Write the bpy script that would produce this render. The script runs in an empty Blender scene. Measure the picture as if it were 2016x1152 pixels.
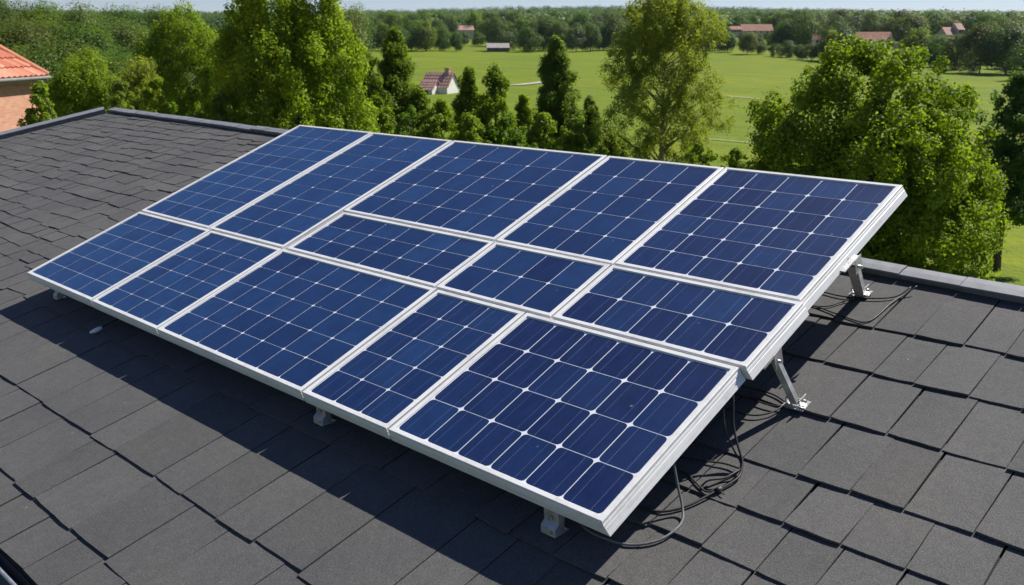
import bpy, math, random
import numpy as np
from mathutils import Vector, Matrix

R = math.radians
random.seed(7)
rng = np.random.default_rng(11)
sc = bpy.context.scene
col = sc.collection

# ------------------------------------------------------------------ camera
CAM = Vector((6.6447, -2.1663, 1.5067))
RT = Vector((0.727326, 0.686292, 0.0))              # camera right
FW = Vector((-0.662808, 0.702437, -0.259361))       # camera forward
UP = Vector((-0.177997, 0.188640, 0.965780))
FH = Vector((-0.686292, 0.727326, 0.0))             # level forward
cd = bpy.data.cameras.new("camera")
cam = bpy.data.objects.new("camera", cd)
col.objects.link(cam)
cam.matrix_world = Matrix((
    (RT.x, UP.x, -FW.x, CAM.x), (RT.y, UP.y, -FW.y, CAM.y),
    (RT.z, UP.z, -FW.z, CAM.z), (0, 0, 0, 1)))
cd.sensor_width = 36.0
cd.lens = 32.29
cd.clip_start = 0.05
cd.clip_end = 9000
cd.dof.use_dof = True
cd.dof.focus_distance = 4.0
cd.dof.aperture_fstop = 6.3
sc.camera = cam

# ------------------------------------------------------------------ world, sun, exposure
SUN_AZ, SUN_EL = 78.5, 48.0                         # azimuth from +X towards +Y
w = bpy.data.worlds.new("World")
sc.world = w
w.use_nodes = True
nt = w.node_tree
bg = nt.nodes["Background"]
sky = nt.nodes.new("ShaderNodeTexSky")
sky.sky_type = 'NISHITA'
sky.sun_disc = False
sky.sun_elevation = R(SUN_EL)
sky.sun_rotation = R(90 - SUN_AZ)
sky.altitude = 100
sky.air_density = 1.0
sky.dust_density = 0.0
sky.ozone_density = 3.0
tintn = nt.nodes.new("ShaderNodeMix"); tintn.data_type = 'RGBA'; tintn.blend_type = 'MULTIPLY'; tintn.inputs[0].default_value = 1.0
nt.links.new(sky.outputs[0], tintn.inputs[6]); tintn.inputs[7].default_value = (1.0, 1.0, 1.26, 1)   # white balance of the sky light
nt.links.new(tintn.outputs[2], bg.inputs[0])
bg.inputs[1].default_value = 0.05

sd = bpy.data.lights.new("sun", 'SUN')
sd.energy = 5.0
sd.angle = R(0.53)
sd.color = (1.0, 0.955, 0.88)
sun = bpy.data.objects.new("sun", sd)
col.objects.link(sun)
S = Vector((math.cos(R(SUN_EL)) * math.cos(R(SUN_AZ)), math.cos(R(SUN_EL)) * math.sin(R(SUN_AZ)), math.sin(R(SUN_EL))))
sun.rotation_euler = (-S).to_track_quat('-Z', 'Y').to_euler()
sun.location = S * 60

sc.view_settings.view_transform = 'Standard'
sc.view_settings.look = 'None'
sc.view_settings.exposure = 0.68
sc.view_settings.gamma = 1.0
sc.view_settings.use_curve_mapping = False
sc.render.engine = 'CYCLES'
sc.cycles.use_denoising = True
sc.cycles.max_bounces = 6
sc.cycles.transparent_max_bounces = 4

HAZE = 0.00004

# ------------------------------------------------------------------ helpers
def tag(o, label=None, cat=None, group=None, kind=None):
    if label: o["label"] = label
    if cat: o["category"] = cat
    if group: o["group"] = group
    if kind: o["kind"] = kind
    return o

def empty(name, loc=(0, 0, 0), rot=(0, 0, 0)):
    o = bpy.data.objects.new(name, None)
    o.empty_display_size = 0.2
    o.location = loc
    o.rotation_euler = rot
    col.objects.link(o)
    return o

class MB:
    """collects polygons; build() links them as one mesh object"""
    def __init__(self):
        self.v, self.f, self.m, self.t, self.sm = [], [], [], [], []
    def poly(self, pts, m=0, t=0.5, smooth=False):
        n = len(self.v)
        self.v += [tuple(p) for p in pts]
        self.f.append(tuple(range(n, n + len(pts))))
        self.m.append(m); self.t.append(t); self.sm.append(smooth)
    def grid(self, rings, m=0, t=0.5, closed=True, smooth=True, caps=True):
        n = len(self.v); k = len(rings[0])
        for r in rings: self.v += [tuple(p) for p in r]
        for i in range(len(rings) - 1):
            for j in range(k if closed else k - 1):
                a = n + i * k + j; b = n + i * k + (j + 1) % k
                self.f.append((a, b, b + k, a + k)); self.m.append(m); self.t.append(t); self.sm.append(smooth)
        if caps and closed:
            self.f.append(tuple(n + j for j in reversed(range(k)))); self.m.append(m); self.t.append(t); self.sm.append(False)
            e = n + (len(rings) - 1) * k
            self.f.append(tuple(e + j for j in range(k))); self.m.append(m); self.t.append(t); self.sm.append(False)
    def box(self, lo, hi, m=0, t=0.5, mat=None):
        x0, y0, z0 = lo; x1, y1, z1 = hi
        p = [Vector(q) for q in ((x0, y0, z0), (x1, y0, z0), (x1, y1, z0), (x0, y1, z0), (x0, y0, z1), (x1, y0, z1), (x1, y1, z1), (x0, y1, z1))]
        if mat is not None: p = [mat @ q for q in p]
        for q in ((3, 2, 1, 0), (4, 5, 6, 7), (0, 1, 5, 4), (1, 2, 6, 5), (2, 3, 7, 6), (3, 0, 4, 7)):
            self.poly([p[i] for i in q], m, t)
    def tube(self, pts, rad, k=8, m=0, t=0.5):
        pts = [Vector(p) for p in pts]
        if not hasattr(rad, '__len__'): rad = [rad] * len(pts)
        rings = []; u = None
        for i, p in enumerate(pts):
            d = (pts[min(i + 1, len(pts) - 1)] - pts[max(i - 1, 0)]).normalized()
            if u is None:
                u = d.orthogonal().normalized()
            u = (u - d * u.dot(d)).normalized()
            v = d.cross(u)
            rings.append([p + (u * math.cos(a) + v * math.sin(a)) * rad[i] for a in [2 * math.pi * j / k for j in range(k)]])
        self.grid(rings, m, t)
    def disc(self, c, r, h, k=12, m=0, axis=None):
        c = Vector(c); ax = Vector(axis) if axis else Vector((0, 0, 1))
        self.tube([c, c + ax.normalized() * h], r, k, m)
    def build(self, name, mats, parent=None):
        me = bpy.data.meshes.new(name)
        me.from_pydata(self.v, [], self.f)
        if not isinstance(mats, (list, tuple)): mats = [mats]
        for q in mats: me.materials.append(q)
        me.polygons.foreach_set("material_index", self.m)
        me.polygons.foreach_set("use_smooth", self.sm)
        a = me.attributes.new("tint", 'FLOAT', 'FACE')
        a.data.foreach_set("value", self.t)
        me.update()
        o = bpy.data.objects.new(name, me)
        col.objects.link(o)
        if parent: o.parent = parent
        return o

def smooth_path(pts, n=6):
    """Catmull-Rom through the points"""
    P = [Vector(p) for p in pts]
    P = [P[0] * 2 - P[1]] + P + [P[-1] * 2 - P[-2]]
    out = []
    for i in range(1, len(P) - 2):
        for j in range(n):
            t = j / n
            a, b, c, d = P[i - 1], P[i], P[i + 1], P[i + 2]
            out.append(0.5 * ((2 * b) + (c - a) * t + (2 * a - 5 * b + 4 * c - d) * t * t + (3 * b - a - 3 * c + d) * t ** 3))
    out.append(P[-2])
    return out

# ------------------------------------------------------------------ materials
class NT:
    def __init__(self, name):
        self.mat = bpy.data.materials.new(name)
        self.mat.use_nodes = True
        self.t = self.mat.node_tree
        self.t.nodes.clear()
        self.out = self.n("ShaderNodeOutputMaterial")
    def n(self, kind, **kw):
        q = self.t.nodes.new(kind)
        for k, v in kw.items(): setattr(q, k, v)
        return q
    def l(self, a, b): self.t.links.new(a, b)
    def coord(self, which="Object"): return self.n("ShaderNodeTexCoord").outputs[which]
    def noise(self, scale, detail=3, rough=0.55, vec=None, dist=0.0):
        q = self.n("ShaderNodeTexNoise")
        q.inputs["Scale"].default_value = scale; q.inputs["Detail"].default_value = detail
        q.inputs["Roughness"].default_value = rough; q.inputs["Distortion"].default_value = dist
        if vec is not None: self.l(vec, q.inputs["Vector"])
        return q.outputs["Fac"]
    def ramp(self, fac, stops, interp='LINEAR'):
        q = self.n("ShaderNodeValToRGB"); q.color_ramp.interpolation = interp
        e = q.color_ramp.elements
        while len(e) < len(stops): e.new(0.5)
        for i, (p, c) in enumerate(stops):
            e[i].position = p
            e[i].color = (c, c, c, 1) if not hasattr(c, '__len__') else (*c, 1)
        self.l(fac, q.inputs[0])
        return q.outputs[0]
    def mix(self, fac, a, b, blend='MIX'):
        q = self.n("ShaderNodeMix", data_type='RGBA', blend_type=blend)
        for val, i in ((fac, 0), (a, 6), (b, 7)):
            if hasattr(val, 'is_output'): self.l(val, q.inputs[i])
            else: q.inputs[i].default_value = val if i == 0 else (*val, 1) if len(val) == 3 else val
        return q.outputs[2]
    def math(self, op, a, b=None):
        q = self.n("ShaderNodeMath", operation=op)
        for i, val in enumerate((a, b)):
            if val is None: continue
            if hasattr(val, 'is_output'): self.l(val, q.inputs[i])
            else: q.inputs[i].default_value = val
        return q.outputs[0]
    def attr(self, name="tint"): return self.n("ShaderNodeAttribute", attribute_name=name).outputs["Fac"]
    def bump(self, h, strength=0.3, dist=0.01):
        q = self.n("ShaderNodeBump"); q.inputs["Strength"].default_value = strength; q.inputs["Distance"].default_value = dist
        self.l(h, q.inputs["Height"]); return q.outputs[0]
    def bsdf(self, color, rough=0.6, metal=0.0, bump=None, spec=0.5, coat=0.0, coat_rough=0.05):
        q = self.n("ShaderNodeBsdfPrincipled")
        for k, v in (("Base Color", color), ("Roughness", rough), ("Metallic", metal), ("Specular IOR Level", spec), ("Coat Weight", coat), ("Coat Roughness", coat_rough)):
            if hasattr(v, 'is_output'): self.l(v, q.inputs[k])
            else: q.inputs[k].default_value = (*v, 1) if hasattr(v, '__len__') else v
        if bump is not None: self.l(bump, q.inputs["Normal"])
        self.l(q.outputs[0], self.out.inputs[0])
        return q

def mapped(t, vec, scale):
    q = t.n("ShaderNodeMapping"); q.inputs["Scale"].default_value = scale
    t.l(vec, q.inputs["Vector"]); return q.outputs[0]

def mat_shingle():
    t = NT("shingle"); c = t.coord()
    gran = t.noise(260, 3, 0.7, c)
    mid = t.noise(22, 4, 0.6, c)
    big = t.noise(1.6, 4, 0.6, c)
    a = t.ramp(gran, [(0.27, 0.028), (0.5, 0.068), (0.74, 0.145)])
    tone = t.math('ADD', t.math('MULTIPLY', t.attr(), 0.20), 0.88)
    tone = t.math('MULTIPLY', tone, t.ramp(mid, [(0.3, 0.90), (0.7, 1.08)]))
    tone = t.math('MULTIPLY', tone, t.ramp(big, [(0.3, 0.90), (0.72, 1.10)]))
    hue = t.mix(t.ramp(big, [(0.35, 0.0), (0.7, 1.0)]), (1.04, 1.03, 1.03), (1.09, 1.05, 0.98))
    cc = t.mix(1.0, a, hue, 'MULTIPLY')
    q = t.n("ShaderNodeCombineColor")
    for i in range(3): t.l(tone, q.inputs[i])
    cc = t.mix(1.0, cc, q.outputs[0], 'MULTIPLY')
    speck = t.n("ShaderNodeTexVoronoi"); speck.inputs["Scale"].default_value = 9.0
    t.l(c, speck.inputs["Vector"])
    sp = t.ramp(speck.outputs["Distance"], [(0.028, 1.0), (0.04, 0.0)])
    sp = t.math('MULTIPLY', sp, t.ramp(t.noise(3.1, 2, 0.5, c), [(0.52, 0.0), (0.6, 0.8)]))
    cc = t.mix(sp, cc, (0.33, 0.33, 0.32))
    t.bsdf(cc, 0.85, 0, t.bump(gran, 0.55, 0.0025), 0.3)
    return t.mat

def mat_simple(name, color, rough=0.6, metal=0.0, var=0.12, scale=6.0, bump=0.0, spec=0.5, stretch=None):
    t = NT(name); c = t.coord()
    if stretch: c = mapped(t, c, stretch)
    n = t.noise(scale, 5, 0.6, c)
    lo = tuple(x * (1 - var) for x in color); hi = tuple(min(1, x * (1 + var)) for x in color)
    cc = t.mix(t.ramp(n, [(0.3, 0.0), (0.7, 1.0)]), lo, hi)
    rr = t.ramp(n, [(0.3, max(0.02, rough - 0.08)), (0.7, min(1, rough + 0.08))])
    t.bsdf(cc, rr, metal, t.bump(n, bump, 0.01) if bump else None, spec)
    return t.mat

def mat_cell():
    t = NT("solar_cell"); c = t.coord()
    big = t.noise(3.0, 4, 0.6, c)
    flake = t.noise(38, 3, 0.6, mapped(t, c, (1, 0.25, 1)))
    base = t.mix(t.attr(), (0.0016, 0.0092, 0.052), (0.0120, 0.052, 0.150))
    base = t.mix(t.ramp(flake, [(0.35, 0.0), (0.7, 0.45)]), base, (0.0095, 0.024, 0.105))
    dust = t.ramp(t.noise(150, 4, 0.75, c), [(0.60, 0.0), (0.80, 1.0)])
    dust = t.math('MULTIPLY', dust, t.ramp(big, [(0.40, 0.0), (0.72, 0.20)]))
    film = t.math('MULTIPLY', t.ramp(big, [(0.3, 0.0), (0.75, 0.010)]), 1.0)
    streak = t.noise(26, 5, 0.75, mapped(t, c, (1.0, 0.06, 1)))
    base = t.mix(t.ramp(streak, [(0.50, 0.0), (0.75, 0.30)]), base, (0.010, 0.038, 0.105))
    cloud = t.noise(7.5, 5, 0.7, c)
    base = t.mix(t.ramp(cloud, [(0.40, 0.0), (0.72, 0.42)]), base, (0.0022, 0.0075, 0.038))
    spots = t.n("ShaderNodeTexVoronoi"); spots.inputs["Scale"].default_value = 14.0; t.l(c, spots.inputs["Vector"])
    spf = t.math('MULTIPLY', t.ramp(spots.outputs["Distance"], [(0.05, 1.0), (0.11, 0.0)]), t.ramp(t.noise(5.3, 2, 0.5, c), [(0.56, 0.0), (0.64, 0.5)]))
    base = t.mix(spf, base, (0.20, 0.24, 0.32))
    base = t.mix(film, base, (0.30, 0.33, 0.38))
    base = t.mix(dust, base, (0.33, 0.36, 0.42))
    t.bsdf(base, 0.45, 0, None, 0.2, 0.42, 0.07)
    return t.mat

def mat_white(name, color, rough=0.45, dirt=0.25, metal=0.0):
    """painted or anodised aluminium with streaks of grime along its length"""
    t = NT(name); c = t.coord()
    n = t.noise(9, 6, 0.7, mapped(t, c, (0.35, 0.35, 9.0)))
    m = t.noise(30, 4, 0.65, c)
    f = t.math('MULTIPLY', t.ramp(n, [(0.45, 0.0), (0.72, 1.0)]), t.ramp(m, [(0.35, 0.25), (0.7, 1.0)]))
    cc = t.mix(t.math('MULTIPLY', f, dirt), color, (0.24, 0.225, 0.20))
    t.bsdf(cc, rough, metal, t.bump(m, 0.08, 0.002), 0.4)
    return t.mat

def mat_leaf(name, dark, light, trans=0.34, trans_col=None, huevar=0.5, nscale=0.6):
    t = NT(name)
    oi = t.n("ShaderNodeObjectInfo").outputs["Random"]
    n = t.noise(nscale, 3, 0.6, t.coord("Object"))
    f = t.math('ADD', t.math('MULTIPLY', t.attr(), 0.62), t.math('MULTIPLY', t.ramp(n, [(0.3, 0.0), (0.7, 1.0)]), 0.38))
    cc = t.mix(f, dark, light)
    hs = t.n("ShaderNodeHueSaturation")
    t.l(t.math('ADD', 0.5 - 0.045 * huevar, t.math('MULTIPLY', oi, 0.09 * huevar)), hs.inputs["Hue"])
    t.l(t.math('ADD', 1.0 - 0.35 * huevar, t.math('MULTIPLY', t.math('FRACT', t.math('MULTIPLY', oi, 7.31)), 0.7 * huevar)), hs.inputs["Value"])
    t.l(t.math('ADD', 1.0 - 0.2 * huevar, t.math('MULTIPLY', t.math('FRACT', t.math('MULTIPLY', oi, 3.77)), 0.3 * huevar)), hs.inputs["Saturation"])
    t.l(cc, hs.inputs["Color"])
    b = t.n("ShaderNodeBsdfPrincipled")
    t.l(hs.outputs[0], b.inputs["Base Color"]); b.inputs["Roughness"].default_value = 0.55; b.inputs["Specular IOR Level"].default_value = 0.12
    tr = t.n("ShaderNodeBsdfTranslucent")
    tc = t.mix(1.0, hs.outputs[0], trans_col or (1.6, 1.7, 0.6), 'MULTIPLY')
    t.l(tc, tr.inputs[0])
    ms = t.n("ShaderNodeMixShader"); ms.inputs[0].default_value = trans
    t.l(b.outputs[0], ms.inputs[1]); t.l(tr.outputs[0], ms.inputs[2]); t.l(ms.outputs[0], t.out.inputs[0])
    return t.mat

def mat_grass():
    t = NT("meadow_grass"); c = t.coord("Object")
    a = t.noise(0.02, 5, 0.6, c, 0.4); b = t.noise(0.16, 5, 0.65, c); d = t.noise(2.2, 4, 0.7, c)
    cc = t.mix(t.ramp(a, [(0.32, 0.0), (0.68, 1.0)]), (0.118, 0.160, 0.005), (0.200, 0.218, 0.007))
    cc = t.mix(t.ramp(b, [(0.40, 0.0), (0.66, 0.8)]), cc, (0.100, 0.150, 0.012))
    cc = t.mix(t.ramp(d, [(0.45, 0.0), (0.8, 0.45)]), cc, (0.19, 0.225, 0.015))
    st = t.noise(0.35, 3, 0.6, mapped(t, c, (0.10, 1.0, 1.0)))
    cc = t.mix(t.ramp(st, [(0.40, 0.0), (0.60, 0.5)]), cc, (0.080, 0.130, 0.010))
    e = t.noise(0.9, 5, 0.75, c)
    cc = t.mix(t.ramp(e, [(0.50, 0.0), (0.72, 0.55)]), cc, (0.070, 0.110, 0.010))
    t.bsdf(cc, 0.9, 0, t.bump(t.math('ADD', d, e), 0.6, 0.25), 0.1)
    return t.mat

def mat_brick():
    t = NT("brick_wall"); c = t.coord()
    s = t.n("ShaderNodeSeparateXYZ"); t.l(c, s.inputs[0])
    cb = t.n("ShaderNodeCombineXYZ"); t.l(t.math('ADD', s.outputs[0], s.outputs[1]), cb.inputs[0]); t.l(s.outputs[2], cb.inputs[1])
    q = t.n("ShaderNodeTexBrick"); t.l(cb.outputs[0], q.inputs["Vector"])
    q.inputs["Scale"].default_value = 1.0; q.inputs["Brick Width"].default_value = 0.24; q.inputs["Row Height"].default_value = 0.08
    q.inputs["Mortar Size"].default_value = 0.008
    q.inputs["Color1"].default_value = (0.46, 0.19, 0.11, 1); q.inputs["Color2"].default_value = (0.56, 0.28, 0.175, 1); q.inputs["Mortar"].default_value = (0.42, 0.30, 0.23, 1)
    n = t.noise(1.3, 4, 0.6, c)
    cc = t.mix(t.ramp(n, [(0.35, 0.0), (0.7, 0.45)]), q.outputs["Color"], (0.52, 0.33, 0.23))
    t.bsdf(cc, 0.9, 0, t.bump(q.outputs["Fac"], 0.3, -0.01), 0.2)
    return t.mat

def mat_tile(name, c1, c2):
    t = NT(name)
    n = t.noise(9, 4, 0.6, t.coord())
    cc = t.mix(t.attr(), c1, c2)
    cc = t.mix(t.ramp(n, [(0.45, 0.0), (0.75, 0.45)]), cc, tuple(x * 0.55 for x in c1))
    t.bsdf(cc, 0.8, 0, t.bump(n, 0.3, 0.02), 0.25)
    return t.mat

def mat_bark(name, a, b):
    t = NT(name); c = t.coord()
    n = t.noise(7, 5, 0.7, mapped(t, c, (1, 1, 0.25)))
    t.bsdf(t.mix(t.ramp(n, [(0.35, 0.0), (0.65, 1.0)]), a, b), 0.9, 0, t.bump(n, 0.6, 0.03), 0.15)
    return t.mat

M_SH = mat_shingle()
M_DECK = mat_simple("roofing_felt", (0.012, 0.012, 0.013), 0.95, 0, 0.2, 20)
M_CAP = mat_simple("ridge_slate", (0.165, 0.17, 0.182), 0.6, 0, 0.16, 14, 0.15)
M_CELL = mat_cell()
M_SHEET = mat_simple("backsheet", (0.62, 0.64, 0.68), 0.35, 0, 0.06, 20)
M_BUS = mat_simple("busbar", (0.10, 0.12, 0.22), 0.35, 0.0, 0.2, 40)
M_FRAME = mat_white("frame_aluminium", (0.68, 0.675, 0.655), 0.40, 0.7)
M_ALU = mat_simple("bare_aluminium", (0.55, 0.55, 0.54), 0.42, 0.75, 0.2, 18, 0.05)
M_ALUD = mat_simple("weathered_steel", (0.52, 0.52, 0.50), 0.5, 0.25, 0.3, 22, 0.1)
M_BOLT = mat_simple("bolt_steel", (0.5, 0.48, 0.44), 0.35, 0.9, 0.2, 60)
M_CABLE = mat_simple("cable_rubber", (0.014, 0.014, 0.016), 0.55, 0, 0.2, 60)
M_CABLEG = mat_simple("cable_grey", (0.13, 0.13, 0.13), 0.55, 0, 0.2, 60)
M_PLASTIC = mat_simple("white_plastic", (0.80, 0.82, 0.84), 0.4, 0, 0.05, 30)
M_GUT = mat_simple("gutter_metal", (0.03, 0.031, 0.034), 0.45, 0.3, 0.3, 12)
M_GUTRIM = mat_simple("gutter_rim", (0.48, 0.49, 0.52), 0.35, 0.7, 0.2, 30)
M_WALL = mat_simple("house_render", (0.42, 0.40, 0.37), 0.9, 0, 0.1, 3, 0.1)
M_GRASS = mat_grass()
M_BRICK = mat_brick()
M_RTILE = mat_tile("red_roof_tile", (0.40, 0.120, 0.070), (0.62, 0.290, 0.190))
M_PTILE = mat_tile("faded_roof_tile", (0.42, 0.235, 0.185), (0.52, 0.32, 0.26))
M_OTILE = mat_tile("orange_roof_tile", (0.33, 0.155, 0.100), (0.42, 0.215, 0.150))
M_GTILE = mat_tile("grey_roof_sheet", (0.34, 0.30, 0.28), (0.43, 0.39, 0.37))
M_FARW = mat_simple("cream_plaster", (0.50, 0.46, 0.40), 0.85, 0, 0.1, 2)
M_WHITE = mat_simple("white_plaster", (0.70, 0.68, 0.62), 0.85, 0, 0.08, 2)
M_DARK = mat_simple("dark_glass", (0.02, 0.022, 0.026), 0.2, 0, 0.1, 5)
M_PATH = mat_simple("gravel_path", (0.33, 0.31, 0.26), 0.95, 0, 0.2, 2)
M_BARK = mat_bark("grey_bark", (0.05, 0.04, 0.03), (0.13, 0.11, 0.085))
M_BIRCH = mat_bark("pale_bark", (0.16, 0.12, 0.085), (0.33, 0.27, 0.20))

# ------------------------------------------------------------------ roof frame
TAN = math.tan(R(14)); CO, SI = math.cos(R(14)), math.sin(R(14))
def roof(x, s, h=0.0):
    """point on the house roof: x along the eave, s up the slope, h above the surface"""
    return Vector((x, s * CO - h * SI, -0.2 + s * SI + h * CO))
TOP = [(-6.10, 3.42), (-1.45, 3.28), (4.15, 2.45), (5.60, 2.375), (9.2, 2.33)]
S_EAVE = -1.19
def top_s(x):
    if x <= TOP[0][0]: return TOP[0][1]
    for (x0, s0), (x1, s1) in zip(TOP, TOP[1:]):
        if x <= x1: return s0 + (s1 - s0) * (x - x0) / (x1 - x0)
    return TOP[-1][1]
def left_x(s): return -6.10 - 0.39 * (3.42 - s)

house = empty("house", (2.0, 2.2, -6.49))
tag(house, "house under the camera with dark grey shingle roof carrying the solar panels", "house")
HI = house.location.copy()
def hv(p): return Vector(p) - HI

def build_house():
    # deck
    mb = MB()
    topl = [roof(x, s + 0.10, -0.012) for x, s in TOP]
    bot = [roof(left_x(S_EAVE), S_EAVE, -0.012), roof(9.2, S_EAVE, -0.012)]
    front = [bot[0], bot[1]] + list(reversed(topl))
    mb.poly([hv(p) for p in front])
    dn = Vector((0, -SI, CO)) * -0.16
    mb.poly([hv(p + dn) for p in reversed(front)])
    for i in range(len(front)):
        a, b = front[i], front[(i + 1) % len(front)]
        mb.poly([hv(a + dn), hv(b + dn), hv(b), hv(a)])
    # back slope, going down beyond the ridge
    L = 4.2
    back = Vector((0, L, -L * TAN * 1.6))
    for a, b in zip(topl, topl[1:]):
        mb.poly([hv(p) for p in (a, b, b + back, a + back)])
    mb.build("roof", M_DECK, house)

    # shingles, each a wedge-shaped slab lapping the course below
    mb = MB()
    courses = [-1.19, -0.97, -0.57, 0.0, 0.29, 0.53, 0.79, 1.17, 1.55, 1.92, 2.44, 2.74, 3.02, 3.28, 3.5]
    fine = [0.29, 0.45, 0.62, 0.79, 0.98, 1.17, 1.36, 1.55, 1.74, 1.92, 2.12, 2.30, 2.47, 2.64, 2.80, 2.96, 3.12, 3.28, 3.42]
    runs = [(a, b, (0.12 if a > 0.28 else -99), 9.2) for a, b in zip(courses, courses[1:])] + [(a, b, -99, 0.12) for a, b in zip(fine, fine[1:])]
    for s0, s1, xlo, xhi in runs:
        ci = 0 if s0 < -1.1 else 1
        x = max(xlo, left_x(s0) + 0.02)
        while x < xhi - 0.03:
            right = x > 4.3
            wd = random.uniform(0.165, 0.225) if right else random.uniform(0.22, 0.42)
            if x < 0.12: wd = random.uniform(0.15, 0.40)
            x0, x1 = x, min(x + wd, xhi)
            g = random.uniform(0.0014, 0.0030) if x > 0.5 else random.uniform(0.002, 0.0055)
            x += wd
            jit = 0.006 if right else (0.009 if x > 0.12 else 0.016)
            a = s0 + random.gauss(0, jit) * (0 if ci == 0 else 1)
            b = min(s1 + 0.05, top_s((x0 + x1) / 2) + 0.05)
            if a > top_s((x0 + x1) / 2) - 0.03: continue
            lx = max(left_x(a), left_x(b)) if x0 < -5.5 else -99
            if x1 < lx: continue
            x0 = max(x0, lx)
            t = max(0.006, random.gauss(0.0140, 0.0024)) * (1.0 if right else 0.85 if x > 0.5 else 0.62)
            tilt = random.gauss(0, 0.0022 if x > 0.5 else 0.005)
            tL, tR = t + random.gauss(0, 0.0015), t + random.gauss(0, 0.0015)
            sk = random.gauss(0, 0.004)
            aL, aR = a + tilt, a - tilt
            n = 5
            rows = []
            cr = random.random()
            for k in range(n + 1):                      # lower edge slightly wavy, rounded corners
                f = k / n
                xx = x0 + g + (x1 - x0 - 2 * g) * f
                wob = random.gauss(0, 0.0006)
                corner = 0.003 * cr if k in (0, n) else 0.0
                ss = aL + (aR - aL) * f + wob + corner
                th = max(0.004, tL + (tR - tL) * f + random.gauss(0, 0.0007))
                xt = xx + sk
                rows.append((roof(xx, ss, th), roof(xx, ss, th * 0.45), roof(xt, b, 0.0012 + 0.002 * f), roof(xt, b, -0.004)))
            tn = random.random()
            for k in range(n):
                p, q = rows[k], rows[k + 1]
                mb.poly([hv(v) for v in (p[0], q[0], q[2], p[2])], 0, tn)
                mb.poly([hv(v) for v in (p[1], q[1], q[0], p[0])], 0, tn)
            p = rows[0]; mb.poly([hv(v) for v in (p[3], p[1], p[0], p[2])], 0, tn)
            p = rows[-1]; mb.poly([hv(v) for v in (p[1], p[3], p[2], p[0])], 0, tn)
    mb.build("shingles", M_SH, house)

    # ridge capping in lapped lengths
    mb = MB()
    def cap_run(pts, seg, wid, lift):
        for (a, b) in zip(pts, pts[1:]):
            a = Vector(a); b = Vector(b); Ln = (b - a).length; d = (b - a) / Ln; nrm = Vector((-d.y, d.x))
            k = max(1, round(Ln / seg)); 
            for i in range(k):
                p = a + d * (Ln * i / k); q = a + d * (Ln * (i + 1) / k) - d * 0.004
                z0 = lift + random.uniform(-.003, .003); z1 = z0 + random.uniform(-.002, .004)
                tn = random.random()
                def P(pt, off, h):
                    v = pt + nrm * off; return hv(roof(v.x, v.y, h))
                o = random.gauss(0, 0.003)
                prof = [(o, z0 - 0.012), (o, z0 - 0.001), (o + 0.002, z0), (wid * 0.5, z0 + 0.003), (wid - 0.004, z0 + 0.001), (wid, z0 - 0.004), (wid, -0.06)]
                bed = [(o + 0.02, -0.004), (o + 0.02, z0 - 0.012)]
                prof = bed + prof
                ra = [P(p, f, h) for f, h in prof]; rb = [P(q, f, h + (z1 - z0)) for f, h in prof]
                for j in range(len(prof) - 1):
                    mb.poly([ra[j], rb[j], rb[j + 1], ra[j + 1]], 0, tn)
                mb.poly(list(reversed(ra)), 0, tn); mb.poly(rb, 0, tn)
    cap_run(TOP, 0.30, 0.105, 0.042)
    mb.build("ridge_cap", M_CAP, house)
    mb = MB()
    cap_run([(left_x(S_EAVE) - 0.02, S_EAVE), (left_x(3.40) - 0.02, 3.40)], 1.9, 0.24, 0.055)
    mb.build("rake_cap", M_CAP, house)

    # gutter: half round trough with a bright front rim
    mb = MB()
    gx0, gx1 = left_x(S_EAVE), 9.2
    base = roof(0, S_EAVE, -0.02)
    cy, cz, r = base.y - 0.012, base.z - 0.004, 0.046
    prof = [(cy + r * math.cos(a), cz + r * math.sin(a)) for a in [math.pi * 2 - math.pi * i / 10 for i in range(11)]]
    prof2 = [(cy + (r - .004) * math.cos(a), cz + (r - .004) * math.sin(a)) for a in [math.pi + math.pi * i / 10 for i in range(11)]]
    loop = prof + prof2
    xs = np.linspace(gx0, gx1, 8)
    mb.grid([[hv((x, y, z)) for y, z in loop] for x in xs], 0)
    g = mb.build("gutter", M_GUT, house)
    mb = MB()
    mb.tube([hv((x, cy - r, cz + 0.008)) for x in xs], 0.008, 8)
    mb.build("gutter_rim", M_GUTRIM, g)

    # sloping dark strip added outside the gutter rim, standing in for deep shade below
    mb = MB()
    ya, za = cy - r - 0.006, cz + 0.002
    prof = [(ya, za), (ya - 0.16, za - 0.10), (ya - 0.16, za - 0.115), (ya, za - 0.02)]
    mb.grid([[hv((x, y, z)) for y, z in prof] for x in xs], 0, smooth=False)
    mb.build("eave_shade_strip", M_GUT, g)

    # walls
    mb = MB()
    y0, y1, x0, x1 = -0.85, 5.6, -5.6, 8.7
    def wz(y): return (-0.2 + y * TAN - 0.20) if y < 2.2 else (-0.2 + 2.2 * TAN - 0.20 - (y - 2.2) * TAN * 1.6)
    prof = [(y0, -6.49), (y0, wz(y0)), (2.2, wz(2.2)), (y1, wz(y1)), (y1, -6.49)]
    mb.grid([[hv((x, y, z)) for y, z in prof] for x in (x0, x1)], 0, smooth=False)
    mb.build("wall", M_WALL, house)
build_house()

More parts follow.
